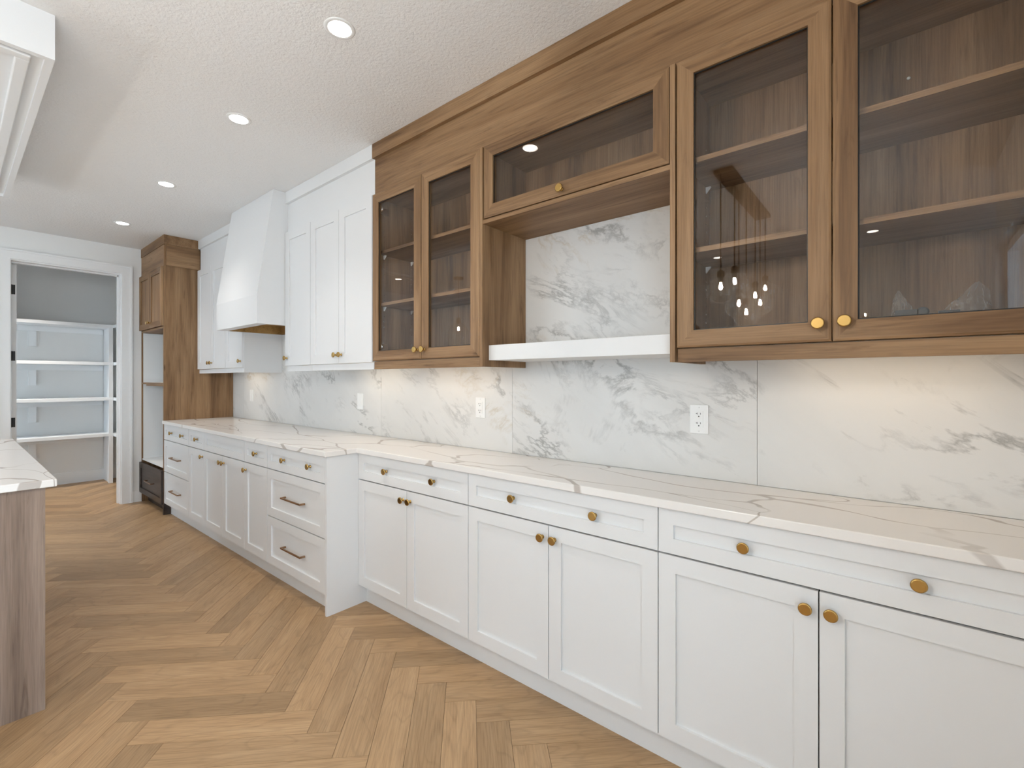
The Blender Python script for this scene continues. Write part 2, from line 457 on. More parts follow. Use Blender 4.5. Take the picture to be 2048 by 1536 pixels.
n_vis = min(300, sum(1 for p in planks if p[0] < 1e8))
for it in planks[:n_vis]:
    obj('plank', plank_mesh('plank', [it]), None, floor)
ro = obj('plank_field', plank_mesh('plank_field', planks[n_vis:]), None, floor); ro['kind'] = 'stuff'

struct('ceiling', MB().prism([(-8.2, YF - 0.15), (XR2 + 0.15, YF - 0.15), (XR2 + 0.15, YJ + 0.15), (XR + 0.15, YJ + 0.15), (XR + 0.15, YW + 0.15), (-8.2, YW + 0.15)], ZC, ZC + 0.12), 'ceiling_texture')
wb = struct('wall_back', MB().box(-8.2, XR + 0.15, YW, YW + 0.15, 0, ZC), 'wall_paint')
# slabs of the splashback, six wide pieces with a hair joint between them
sl = [0.48, -0.415, -1.611, -2.807, -4.003, -5.199, -5.486]
for i in range(len(sl) - 1):
    x1, x0 = sl[i], sl[i+1]
    s_ = obj('splashback_slab', MB().box(x0 + 0.0008, x1 - 0.0008, YB, YW - 0.0005, 0.9145, 2.35), 'marble_slab', wb, org=(x0, YB, 0.914))

# wall with the pantry doorway
DO = (0.353, 1.172, 2.432)     # rough opening y0 y1 top
m = MB().box(XL - 0.15, XL, YF, DO[0], 0, ZC).box(XL - 0.15, XL, DO[1], YW, 0, ZC).box(XL - 0.15, XL, DO[0], DO[1], DO[2], ZC)
struct('wall_left', m, 'wall_paint')
# pantry room
struct('wall_pantry_back', MB().box(-8.2, -8.08, -0.42, YW, 0, ZC), 'pantry_paint')
struct('wall_pantry_right', MB().box(-8.08, XL - 0.15, 1.75, YW, 0, ZC), 'pantry_paint')
m = MB().box(-8.08, WP[0], -0.42, -0.30, 0, ZC).box(WP[1], XL - 0.15, -0.42, -0.30, 0, ZC).box(WP[0], WP[1], -0.42, -0.30, 0, WP[2]).box(WP[0], WP[1], -0.42, -0.30, WP[3], ZC)
struct('wall_pantry_left', m, 'pantry_paint')
m = MB().box(WP[0], WP[0] + 0.05, -0.40, -0.34, WP[2], WP[3]).box(WP[1] - 0.05, WP[1], -0.40, -0.34, WP[2], WP[3]).box(WP[0] + 0.05, WP[1] - 0.05, -0.40, -0.34, WP[2], WP[2] + 0.05).box(WP[0] + 0.05, WP[1] - 0.05, -0.40, -0.34, WP[3] - 0.05, WP[3])
w = struct('window_5', m, 'trim_white')  # frame of the unseen window added to light the pantry
obj('pane', MB().box(WP[0] + 0.05, WP[1] - 0.05, -0.372, -0.366, WP[2] + 0.05, WP[3] - 0.05), 'window_glass', w)
# right wall with the patio door, front wall with the added fill windows
m = MB().box(XR, XR + 0.15, YJ, WR[0], 0, ZC).box(XR, XR + 0.15, WR[1], YW, 0, ZC).box(XR, XR + 0.15, WR[0], WR[1], WR[3], ZC).box(XR, XR + 0.15, WR[0], WR[1], 0, WR[2])
struct('wall_right', m, 'wall_paint')
struct('wall_right_return', MB().box(XR + 0.15, XR2 + 0.15, YJ, YJ + 0.15, 0, ZC), 'wall_paint')  # this wall and the next enclose the added, unseen widening
m = MB().box(XR2, XR2 + 0.15, YF, WR2[0], 0, ZC).box(XR2, XR2 + 0.15, WR2[1], YJ, 0, ZC).box(XR2, XR2 + 0.15, WR2[0], WR2[1], WR2[3], ZC).box(XR2, XR2 + 0.15, WR2[0], WR2[1], 0, WR2[2])
struct('wall_far_right', m, 'wall_paint')
m = MB(); xs = [XL] + [v for ab in WF for v in ab] + [XR2 + 0.15]
for i in range(0, len(xs), 2): m.box(xs[i], xs[i+1], YF - 0.15, YF, 0, ZC)
for a, b in WF: m.box(a, b, YF - 0.15, YF, 0, WFZ[0]).box(a, b, YF - 0.15, YF, WFZ[1], ZC)
struct('wall_front', m, 'wall_paint')

# windows
def window_y(name, y0, y1, z0, z1, panes, XR=XR):
    xa, xb = XR + 0.03, XR + 0.09
    f = MB(); t = 0.05
    f.box(xa, xb, y0, y0 + t, z0, z1).box(xa, xb, y1 - t, y1, z0, z1).box(xa, xb, y0 + t, y1 - t, z0, z0 + t).box(xa, xb, y0 + t, y1 - t, z1 - t, z1)
    w = struct(name, f, 'trim_white')
    e = [y0 + t + (y1 - y0 - 2*t) * i / panes for i in range(panes + 1)]
    for i in range(1, panes): obj('mullion', MB().box(xa, xb, e[i] - 0.04, e[i] + 0.04, z0 + t, z1 - t), 'trim_white', w)
    for i in range(panes):
        a = e[i] + (0.04 if i else 0); b = e[i+1] - (0.04 if i < panes - 1 else 0)
        obj('pane', MB().box(xa + 0.025, xa + 0.031, a, b, z0 + t, z1 - t), 'window_glass', w)
    c = MB(); k = 0.09
    c.box(XR - 0.018, XR, y0 - k, y0, 0.0, z1 + k).box(XR - 0.018, XR, y1, y1 + k, 0.0, z1 + k).box(XR - 0.018, XR, y0, y1, z1, z1 + k)
    obj('casing', c, 'trim_white', w)
window_y('window_1', *WR, 2)
window_y('window_4', *WR2, 2, XR2)  # added fill window, out of view
for i, (a, b) in enumerate(WF):
    ya, yb = YF - 0.09, YF - 0.03; t = 0.05; z0, z1 = WFZ
    f = MB().box(a, a + t, ya, yb, z0, z1).box(b - t, b, ya, yb, z0, z1).box(a + t, b - t, ya, yb, z0, z0 + t).box(a + t, b - t, ya, yb, z1 - t, z1)
    w = struct('window_%d' % (i + 2), f, 'trim_white')  # unseen window added for fill light
    obj('pane', MB().box(a + t, b - t, ya + 0.027, ya + 0.033, z0 + t, z1 - t), 'window_glass', w)
    k = 0.09
    obj('casing', MB().box(a - k, b + k, YF, YF + 0.018, z1, z1 + k).box(a - k, b + k, YF, YF + 0.018, z0 - k, z0).box(a - k, a, YF, YF + 0.018, z0, z1).box(b, b + k, YF, YF + 0.018, z0, z1), 'trim_white', w)

# doorway: jambs, stops, casing
j = 0.018
m = MB().box(XL - 0.15, XL, DO[0], DO[0] + j, 0, DO[2] - j).box(XL - 0.15, XL, DO[1] - j, DO[1], 0, DO[2] - j).box(XL - 0.15, XL, DO[0], DO[1], DO[2] - j, DO[2])
m.box(XL - 0.11, XL - 0.07, DO[1] - j - 0.011, DO[1] - j, 0, DO[2] - j)
m.box(XL - 0.11, XL - 0.07, DO[0] + j, DO[1] - j, DO[2] - j - 0.011, DO[2] - j)
struct('trim_1', m, 'trim_white')
k = 0.089; ci0, ci1, cz = DO[0] + 0.012, DO[1] - 0.006, DO[2] - 0.006
m = MB()
for a, b in ((ci0 - k, ci0), (ci1, ci1 + k)):
    m.box(XL, XL + 0.016, a, b, 0, cz + k)
m.box(XL, XL + 0.016, ci0, ci1, cz, cz + k)
m.box(XL, XL + 0.022, ci1 + k - 0.018, ci1 + k, 0, cz + k).box(XL, XL + 0.022, ci0 - k, ci0 - k + 0.018, 0, cz + k).box(XL, XL + 0.022, ci0 - k + 0.018, ci1 + k - 0.018, cz + k - 0.018, cz + k)
struct('trim_2', m, 'trim_white')
struct('baseboard_left', MB().box(XL, XL + 0.014, ci1 + k, 1.37, 0, 0.118).box(XL, XL + 0.014, YF, ci0 - k, 0, 0.118), 'trim_white')
struct('baseboard_pantry', MB().box(-8.08, -8.066, -0.30, 1.75, 0, 0.14), 'trim_white')
# the pantry door stands open into the pantry, its hinge edge to the room
dd = struct('door_1', MB().box(-7.24, XL - 0.156, 0.381, 0.416, 0.01, 2.40), 'trim_white', org=(XL - 0.156, 0.381, 0))
for z in (2.165, 1.535, 0.905, 0.275):
    h = MB().box(XL - 0.156, XL - 0.1535, 0.3815, 0.407, z - 0.045, z + 0.045)
    h.lathe([(0.006, -0.045), (0.006, 0.045)], c=(XL - 0.149, 0.380, z), axis='z', seg=10)
    obj('hinge', h, 'black_metal', dd)

# dropped ceiling box over the island
bx0, bx1, by0, by1, bz = -4.66, -2.505, -1.83, 0.263, 2.541
m = MB()
def ring(m, i0, i1, z0, z1, mi=0):
    ax0, ax1, ay0, ay1 = bx0 + i0, bx1 - i0, by0 + i0, by1 - i0
    cx0, cx1, cy0, cy1 = bx0 + i1, bx1 - i1, by0 + i1, by1 - i1
    m.box(ax0, cx0, ay0, ay1, z0, z1, mi).box(cx1, ax1, ay0, ay1, z0, z1, mi).box(cx0, cx1, ay0, cy0, z0, z1, mi).box(cx0, cx1, cy1, ay1, z0, z1, mi)
ring(m, 0, 0.026, bz, ZC); ring(m, 0.026, 0.060, bz + 0.018, ZC); m.box(bx0 + 0.06, bx1 - 0.06, by0 + 0.06, by1 - 0.06, bz + 0.030, ZC)
tb = struct('trim_3', m, 'white_lacquer')
m = MB(); ring(m, 0.060, 0.100, bz + 0.004, bz + 0.030)
obj('moulding', m, 'white_lacquer', tb, bevel=0.004)

# ---------------------------------------------------------------- knobs, handles, doors
knob_me = MB().lathe([(0.0085, 0.0), (0.0085, 0.0022), (0.0058, 0.004), (0.0052, 0.013), (0.0085, 0.0165), (0.0145, 0.0185), (0.0168, 0.0205),
                      (0.0172, 0.0235), (0.0160, 0.0256), (0.0142, 0.0264)], axis='-y', seg=24).mesh('knob', ['brass'])
hl = 0.128
def handle_mesh():
    m = MB()
    m.box(-hl, hl, -0.034, -0.0265, -0.0055, 0.0055)
    for s in (-1, 1):
        m.box(s*hl - (0.012 if s > 0 else 0), s*hl + (0 if s > 0 else 0.012), -0.0265, 0.0, -0.0055, 0.0055)
    return m.mesh('handle', ['bronze_bar'])
handle_me = handle_mesh()
def knob(parent, x, y, z): return obj('knob', knob_me, None, parent, org=(x, y, z))
def handle(parent, x, y, z):
    o = obj('handle', handle_me, None, parent, org=(x, y, z))
    b = o.modifiers.new('bevel', 'BEVEL'); b.width = 0.0022; b.segments = 2
    return o

def shaker(name, parent, x0, x1, z0, z1, y, border, mat='white_lacquer', recess=0.0095, t=0.019, g=0.0017):
    """door or drawer front facing -y: mitred frame, recessed panel as a child"""
    x0 += g; x1 -= g; z0 += g; z1 -= g; b = border
    mats = ['oak_z', 'oak_x'] if mat == 'oak' else ([mat, mat] if isinstance(mat, str) else mat)
    m = MB(); c = 0.0015
    # the four mitred members (outer face chamfered a little)
    def member(q, mi):
        # q: four (x, z) corners in order: outer a, outer b, inner b, inner a
        f = [(x, y, z) for x, z in q]; k = [(x, y + t, z) for x, z in q]
        m._add(f + k, [(0, 1, 2, 3), (7, 6, 5, 4), (0, 4, 5, 1), (1, 5, 6, 2), (2, 6, 7, 3), (3, 7, 4, 0)], mi)
    member([(x0, z0), (x0, z1), (x0 + b, z1 - b), (x0 + b, z0 + b)], 0)
    member([(x1, z1), (x1, z0), (x1 - b, z0 + b), (x1 - b, z1 - b)], 0)
    member([(x1, z0), (x0, z0), (x0 + b, z0 + b), (x1 - b, z0 + b)], 1)
    member([(x0, z1), (x1, z1), (x1 - b, z1 - b), (x0 + b, z1 - b)], 1)
    o = obj(name, m, mats, parent)
    pm = mats[0]
    obj('panel', MB().box(x0 + b, x1 - b, y + recess, y + t - 0.002, z0 + b, z1 - b), pm, o)
    return o
def glazed(parent, x0, x1, z0, z1, y, border=0.057, t=0.021, g=0.0020):
    x0 += g; x1 -= g; z0 += g; z1 -= g; b = border; e = 0.006
    m = MB()
    def member(o1, o2, i1, i2, mi, nx, nz):
        # outer arris eased by a small chamfer, as on the photographed frames
        ch1 = (o1[0] + nx[0]*e, o1[1] + nz[0]*e); ch2 = (o2[0] + nx[1]*e, o2[1] + nz[1]*e)
        a = [(o1[0], y + 0.003, o1[1]), (o2[0], y + 0.003, o2[1]), (ch2[0], y, ch2[1]), (ch1[0], y, ch1[1]), (i1[0], y, i1[1]), (i2[0], y, i2[1])]
        k = [(o1[0], y + t, o1[1]), (o2[0], y + t, o2[1]), (i1[0], y + t, i1[1]), (i2[0], y + t, i2[1])]
        m._add(a + k, [(0, 1, 2, 3), (3, 2, 5, 4), (0, 6, 7, 1), (4, 5, 9, 8), (6, 8, 9, 7)], mi)
    bl, br, tl, tr = (x0, z0), (x1, z0), (x0, z1), (x1, z1)
    ibl, ibr, itl, itr = (x0 + b, z0 + b), (x1 - b, z0 + b), (x0 + b, z1 - b), (x1 - b, z1 - b)
    member(bl, tl, ibl, itl, 0, (1, 1), (1, -1)); member(br, tr, ibr, itr, 0, (-1, -1), (1, -1))
    member(bl, br, ibl, ibr, 1, (1, -1), (1, 1)); member(tl, tr, itl, itr, 1, (1, -1), (-1, -1))
    o = obj('door', m, ['oak_z', 'oak_x'], parent)
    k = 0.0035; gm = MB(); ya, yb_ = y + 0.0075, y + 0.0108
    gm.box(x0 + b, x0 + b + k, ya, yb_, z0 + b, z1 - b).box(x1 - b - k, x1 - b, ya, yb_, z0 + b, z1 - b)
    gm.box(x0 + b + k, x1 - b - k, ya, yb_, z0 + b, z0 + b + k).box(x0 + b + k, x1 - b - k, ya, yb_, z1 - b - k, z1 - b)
    obj('reveal_shade', gm, 'black_metal', o)  # dark strips around the pane, standing in for the shaded reveal
    obj('pane', MB().box(x0 + b - 0.004, x1 - b + 0.004, y + 0.011, y + 0.015, z0 + b - 0.004, z1 - b + 0.004), 'cabinet_glass', o)
    return o

# ---------------------------------------------------------------- base cabinets
YTR, YTL = 1.583, 1.392                      # toe boards
ZTK, ZTOP = 0.114, 0.884
def base_body(t, x0, x1, yface, ytoe, yback=YB - 0.003):
    yc = yface + 0.0195
    m = MB()
    m.box(x0, x0 + 0.018, yc, yback, ZTK, ZTOP).box(x1 - 0.018, x1, yc, yback, ZTK, ZTOP).box(x0 + 0.018, x1 - 0.018, yc, yback, ZTK, ZTK + 0.018)
    m.box(x0 + 0.018, x1 - 0.018, yback - 0.012, yback, ZTK + 0.018, ZTOP).box(x0 + 0.018, x1 - 0.018, yc, yc + 0.09, ZTOP - 0.018, ZTOP)
    m.box(x0 + 0.018, x1 - 0.018, yc + 0.03, yc + 0.036, ZTK + 0.018, ZTOP - 0.018, 1)
    obj('carcass', m, ['white_melamine', 'gap_dark'], t)
    obj('toe_kick', MB().box(x0, x1, ytoe, ytoe + 0.016, 0, ZTK - 0.0015), 'white_lacquer', t)
def front_drawer(t, x0, x1, z0, z1, y, knobs=(), hand=False, border=0.050):
    d = shaker('drawer', t, x0, x1, z0, z1, y, border)
    zc = (z0 + z1) / 2
    for fx in knobs: knob(d, x0 + fx * (x1 - x0), y + 0.008, zc)
    if hand: handle(d, (x0 + x1) / 2, y + 0.008, zc)
    return d
ZD0 = 0.882
def base_R(x0, x1, label):
    t = thing('base_cabinet', ((x0+x1)/2, YBR, 0), label, 'cabinet', 'white base cabinets')
    base_body(t, x0, x1, YBR, YTR)
    front_drawer(t, x0, x1, ZG + 0.001, ZD0, YBR, (0.292, 0.728))
    xm = (x0 + x1) / 2
    d = shaker('door', t, x0, xm, ZTK, ZG - 0.002, YBR, 0.057); knob(d, xm - 0.0295, YBR, 0.679)
    d = shaker('door', t, xm, x1, ZTK, ZG - 0.002, YBR, 0.057); knob(d, xm + 0.0295, YBR, 0.679)
    return t
R = [-2.436, -1.532, -0.629, 0.283]
base_R(R[0], R[1], 'shallow white two-door base cabinet right beside the projecting end panel')
base_R(R[1], R[2], 'middle one of the three shallow white two-door base cabinets')
rc = base_R(R[2], R[3], 'nearest shallow white two-door base cabinet, cut by the right frame edge')
obj('filler', MB().box(R[3] + 0.001, XR - 0.002, YBR + 0.002, YBR + 0.02, ZTK, ZTOP).box(R[3] + 0.001, XR - 0.002, YTR, YTR + 0.016, 0, ZTK), 'white_lacquer', rc)

LX = [-5.484, -4.757, -4.377, -3.563, -3.192, -2.455]
def base_L(i, label):
    x0, x1 = LX[i], LX[i+1]
    t = thing('base_cabinet', ((x0+x1)/2, YBL, 0), label, 'cabinet', 'white base cabinets')
    base_body(t, x0, x1, YBL, YTL)
    return t, x0, x1
t, x0, x1 = base_L(0, 'white three-drawer base cabinet next to the tall brown oven cabinet')
front_drawer(t, x0, x1, ZG + 0.001, ZD0, YBL, (0.30, 0.74))
front_drawer(t, x0, x1, 0.427, ZG - 0.002, YBL, hand=True, border=0.055); front_drawer(t, x0, x1, ZTK, 0.424, YBL, hand=True, border=0.055)
t, x0, x1 = base_L(1, 'narrow white base cabinet left of the plain wide drawer front, door knob at its right')
front_drawer(t, x0, x1, ZG + 0.001, ZD0, YBL, (0.5,)); d = shaker('door', t, x0, x1, ZTK, ZG - 0.002, YBL, 0.057); knob(d, x1 - 0.03, YBL, 0.679)
t, x0, x1 = base_L(2, 'white two-door base cabinet below the hood with a drawer front without knobs')
front_drawer(t, x0, x1, ZG + 0.001, ZD0, YBL); xm = (x0 + x1) / 2
d = shaker('door', t, x0, xm, ZTK, ZG - 0.002, YBL, 0.057); knob(d, xm - 0.0295, YBL, 0.679)
d = shaker('door', t, xm, x1, ZTK, ZG - 0.002, YBL, 0.057); knob(d, xm + 0.0295, YBL, 0.679)
t, x0, x1 = base_L(3, 'narrow white base cabinet right of the plain wide drawer front, door knob at its left')
front_drawer(t, x0, x1, ZG + 0.001, ZD0, YBL, (0.5,)); d = shaker('door', t, x0, x1, ZTK, ZG - 0.002, YBL, 0.057); knob(d, x0 + 0.03, YBL, 0.679)
t, x0, x1 = base_L(4, 'white three-drawer base cabinet with the broad projecting end panel')
front_drawer(t, x0, x1, ZG + 0.001, ZD0, YBL, (0.31, 0.755))
front_drawer(t, x0, x1, 0.427, ZG - 0.002, YBL, hand=True, border=0.055); front_drawer(t, x0, x1, ZTK, 0.424, YBL, hand=True, border=0.055)
obj('end_panel', MB().box(x1 + 0.0005, R[0] - 0.0005, YBL, YB - 0.003, 0, ZTOP), 'white_lacquer', t)

# ---------------------------------------------------------------- worktop
NR, NL, XE = 1.513, 1.318, -2.425
poly = [(-5.484, NL), (XE, NL), (XE, NR), (XR - 0.001, NR), (XR - 0.001, YB - 0.001), (-5.484, YB - 0.001)]
tag(obj('worktop', MB().prism(poly, ZTOP + 0.0005, 0.914), 'quartz_top', bevel=0.003), 'long stepped white quartz worktop with thin brown veins', 'worktop')

# ---------------------------------------------------------------- upper cabinets
YC = YD + 0.0215          # carcass fronts
def upper_body(t, x0, x1, matx, maty, matz, z0=ZDB, z1=ZDT, shelves=(), back=True, edge=None):
    m = MB(); mats = [matz, matx, maty]
    m.box(x0, x0 + 0.017, YC, YB - 0.002, z0, z1, 0).box(x1 - 0.017, x1, YC, YB - 0.002, z0, z1, 0)
    m.box(x0 + 0.017, x1 - 0.017, YC, YB - 0.002, z0, z0 + 0.017, 1).box(x0 + 0.017, x1 - 0.017, YC, YB - 0.002, z1 - 0.017, z1, 1)
    m.box(x0 + 0.017, x1 - 0.017, YB - 0.014, YB - 0.002, z0 + 0.017, z1 - 0.017, 0)
    obj('carcass', m, mats, t)
    for z in shelves:
        s = obj('shelf', MB().box(x0 + 0.018, x1 - 0.018, YC + 0.012, YB - 0.015, z - 0.0085, z + 0.0085), matx, t)
        for xx, sx in ((x0 + 0.018, 1), (x1 - 0.018, -1)):
            for yy in (YC + 0.05, YB - 0.06):
                c = MB()
                c._add([(xx, yy - 0.006, z - 0.009), (xx, yy + 0.006, z - 0.009), (xx + sx*0.018, yy + 0.006, z - 0.009), (xx + sx*0.018, yy - 0.006, z - 0.009), (xx, yy - 0.004, z - 0.032), (xx, yy + 0.004, z - 0.032)],
                       [(0, 1, 2, 3), (0, 3, 4), (1, 5, 2), (3, 2, 5, 4), (0, 4, 5, 1)])
                obj('shelf_clip', c, 'plastic_white', s)
def rail(t, x0, x1, mat, y=YD + 0.014, z1=ZDB - 0.002): obj('light_rail', MB().box(x0, x1, y, y + 0.017, ZR, z1), mat, t)
def pins(t, x, sx, ys, zs):
    """rows of little shelf-pin sockets up a cabinet side"""
    m = MB()
    for y in ys:
        for z in zs: m.lathe([(0.0028, 0.0), (0.0028, 0.0012), (0.0, 0.0012)], c=(x if sx > 0 else x - 0.0012, y, z), axis='x', seg=6)
    obj('pin_holes', m, 'chrome', t)['kind'] = 'stuff'

def white_unit(doors, label, knobside, gable=None, railx=None):
    x0, x1 = doors[0], doors[-1]
    t = thing('wall_cabinet', ((x0+x1)/2, YD, ZDB), label, 'cabinet', 'white wall cabinets')
    upper_body(t, x0, x1, 'white_melamine', 'white_melamine', 'white_lacquer')
    for i in range(len(doors) - 1):
        d = shaker('door', t, doors[i], doors[i+1], ZDB - 0.006, ZDT, YD, 0.062)
        kx = doors[i+1] - 0.031 if knobside[i] == 'r' else doors[i] + 0.031
        knob(d, kx, YD, 1.471)
    ra, rb = railx or (x0, x1)
    rail(t, ra, rb, 'white_lacquer', z1=ZDB - 0.008)
    if gable: obj('side_panel', MB().box(gable[0], gable[1], YD + 0.014, YB - 0.002, ZR, ZDT), 'white_lacquer', t)
    return t
white_unit([-5.468, -5.095, -4.723], 'white two-door wall cabinet beside the tall brown oven cabinet', 'rl', railx=(-5.455, -4.723))
white_unit([-4.721, -4.3465], 'white single-door wall cabinet left of the range hood', 'r', gable=(-4.346, -4.338), railx=(-4.721, -4.347))
white_unit([-3.543, -3.160], 'white single-door wall cabinet right of the range hood', 'l', railx=(-3.535, -3.160))
white_unit([-3.158, -2.788, -2.4185], 'white two-door wall cabinet beside the brown glazed cabinet', 'rl')

# crown and frieze runs
def crown_run(name, x0, x1, mat, label, y=YD):
    t = thing(name, ((x0+x1)/2, y, ZDT), label, 'moulding', 'crown mouldings')
    obj('frieze_board', MB().box(x0, x1, YC + 0.002, YC + 0.02, ZDT + 0.001, 2.63), mat, t)
    obj('crown', MB().box(x0 - 0.0, x1, y + 0.002, YC + 0.02, 2.628, ZC - 0.001), mat, t)
crown_run('crown_moulding', -5.455, -4.337, 'white_lacquer', 'white crown moulding left of the range hood')
crown_run('crown_moulding', -3.545, -2.4225, 'white_lacquer', 'white crown moulding right of the range hood')
crown_run('crown_moulding', -2.4205, XR - 0.001, 'oak_x', 'long brown wooden crown moulding above the glazed cabinets')

SH = [1.757, 2.067]
# left glazed cabinet
x0, x1 = -2.4165, -1.5385
gl = thing('glazed_cabinet', ((x0+x1)/2, YD, ZDB), 'brown two-door glazed wall cabinet beside the white wall cabinets', 'cabinet', 'brown glazed cabinets')
upper_body(gl, x0, x1, 'oak_x', 'oak_y', 'oak_z', shelves=SH)
xm = -1.968
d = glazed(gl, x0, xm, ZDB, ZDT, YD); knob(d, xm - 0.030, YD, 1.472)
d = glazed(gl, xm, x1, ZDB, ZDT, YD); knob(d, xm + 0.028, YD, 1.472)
rail(gl, x0 + 0.004, x1, 'oak_x')
pins(gl, x0 + 0.017, 1, (YC + 0.05, YB - 0.06), [1.50 + 0.032*i for i in range(27)])
for z in (1.505, 2.32):
    obj('cabinet_hinge', MB().box(x0 + 0.017, x0 + 0.03, YC + 0.002, YC + 0.07, z - 0.02, z + 0.02).lathe([(0.017, 0), (0.017, 0.012)], c=(x0 + 0.05, YC + 0.012, z), axis='-y', seg=14).box(x0 + 0.02, x0 + 0.05, YC + 0.004, YC + 0.02, z - 0.008, z + 0.008), 'chrome', gl)
# open niche with the flap door
gx0, gx1 = -1.5370, -0.602
ni = thing('niche_cabinet', ((gx0+gx1)/2, YD, ZR), 'brown open niche cabinet with a wide glazed flap door on top', 'cabinet', 'brown glazed cabinets')
obj('side_panel', MB().box(gx0, gx0 + 0.018, YD + 0.001, YB - 0.002, ZR, ZDT), 'oak_z', ni)
obj('side_panel', MB().box(gx1 - 0.018, gx1, YD + 0.001, YB - 0.002, ZR, ZDT), 'oak_z', ni)
ia, ib = gx0 + 0.0185, gx1 - 0.0185; zf = 2.068
m = MB().box(ia, ib, YD + 0.004, YB - 0.002, zf - 0.021, zf - 0.003, 0).box(ia, ib, YC, YB - 0.002, ZDT - 0.018, ZDT, 0).box(ia, ib, YB - 0.014, YB - 0.002, zf - 0.003, ZDT - 0.018, 1)
m.box(ia, ia + 0.012, YC, YB - 0.014, zf - 0.003, ZDT - 0.018, 1).box(ib - 0.012, ib, YC, YB - 0.014, zf - 0.003, ZDT - 0.018, 1)
obj('upper_box', m, ['oak_x', 'oak_z'], ni)
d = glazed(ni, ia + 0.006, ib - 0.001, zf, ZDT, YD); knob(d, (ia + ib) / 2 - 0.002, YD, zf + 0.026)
tag(obj('floating_shelf', MB().box(ia + 0.0005, ib - 0.0005, 1.655, YB - 0.001, 1.404, 1.476), 'white_lacquer', bevel=0.0015), 'thick white floating shelf across the open brown niche', 'shelf')
# right glazed cabinet
x0, x1 = -0.600, 0.300
gr = thing('glazed_cabinet', ((x0+x1)/2, YD, ZDB), 'nearest brown two-door glazed wall cabinet with a plastic bag inside', 'cabinet', 'brown glazed cabinets')
upper_body(gr, x0, x1, 'oak_x', 'oak_y', 'oak_z', shelves=SH)
xm = -0.150
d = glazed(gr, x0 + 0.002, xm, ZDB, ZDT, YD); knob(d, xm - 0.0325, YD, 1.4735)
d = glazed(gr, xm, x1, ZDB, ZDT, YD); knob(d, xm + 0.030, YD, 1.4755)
rail(gr, x0 + 0.003, XR - 0.002, 'oak_x')
pins(gr, x0 + 0.017, 1, (YC + 0.05, YB - 0.06), [1.50 + 0.032*i for i in range(27)])
for (x, z) in ((-0.50, 1.50), (-0.52, 2.16), (0.02, 2.26), (0.14, 1.51)):
    obj('screw_cap', MB().lathe([(0.005, 0), (0.005, 0.002), (0.0025, 0.003), (0, 0.003)], c=(x, YB - 0.014, z), axis='-y', seg=10), 'plastic_white', gr)
obj('filler', MB().box(x1 + 0.001, XR - 0.002, YD + 0.004, YC + 0.02, ZDB, ZDT), 'oak_z', gr)

# plastic bags of cabinet fittings lying in the right glazed cabinet
def bag(cx, cy, z0, w, h, dpt, seed, label, tip):
    NU, NV = 22, 14; vs, fs = [], []
    for sgn in (-1, 1):
        for i in range(NU + 1):
            for jv in range(NV + 1):
                u = i / NU * 2 - 1; v = jv / NV
                top = h * (0.45 + 0.55 * max(0.0, 1 - abs(u - tip) * 0.95)) * (1 + 0.12 * noise.noise((u*2.1, seed, 0)))
                belly = (1 - u*u) ** 0.5 * (1 - v) ** 0.8 if abs(u) < 1 else 0
                nz = noise.noise((u*3.1 + seed, v*3.3, sgn*1.7)); n2 = noise.noise((u*9 + seed, v*8, sgn*3))
                vs.append((cx + u * w / 2 * (1 - 0.12*v) + 0.006*n2, cy + sgn * (dpt/2*belly + 0.002) + 0.020*nz*v + 0.008*n2, z0 + 0.001 + v * top + 0.004*abs(nz)))
    M = (NU + 1) * (NV + 1)
    for s in (0, 1):
        for i in range(NU):
            for jv in range(NV):
                a = s*M + i*(NV+1) + jv; q = (a, a + NV + 1, a + NV + 2, a + 1); fs.append(q if s else q[::-1])
    m = MB(); m._add(vs, fs, 0, False)
    return m
t = thing('plastic_bag', (0.022, 1.74, ZDB + 0.018), 'small crumpled clear plastic bag of cabinet fittings on the cabinet floor', 'bag', 'bags of fittings')
obj('film', bag(0.020, 1.74, ZDB + 0.018, 0.085, 0.125, 0.05, 3.0, '', -0.6), 'bag_film', t)
z = ZDB + 0.018
m = MB().box(-0.012, 0.036, 1.722, 1.755, z + 0.001, z + 0.070).lathe([(0.008, 0), (0.014, 0.001), (0.014, 0.010), (0.008, 0.010)], c=(0.048, 1.74, z + 0.062), axis='-y', seg=14)
obj('fittings', m, 'dark_plastic', t)
t = thing('plastic_bag', (0.125, 1.84, ZDB + 0.018), 'large crumpled clear plastic bag standing up behind the right glazed door', 'bag', 'bags of fittings')
obj('film', bag(0.125, 1.84, ZDB + 0.018, 0.150, 0.150, 0.06, 8.0, '', 0.6), 'bag_film', t)
m = MB().box(0.085, 0.130, 1.825, 1.855, z + 0.001, z + 0.072).box(0.131, 0.165, 1.825, 1.85, z + 0.001, z + 0.060)
obj('fittings', m, 'dark_plastic', t)

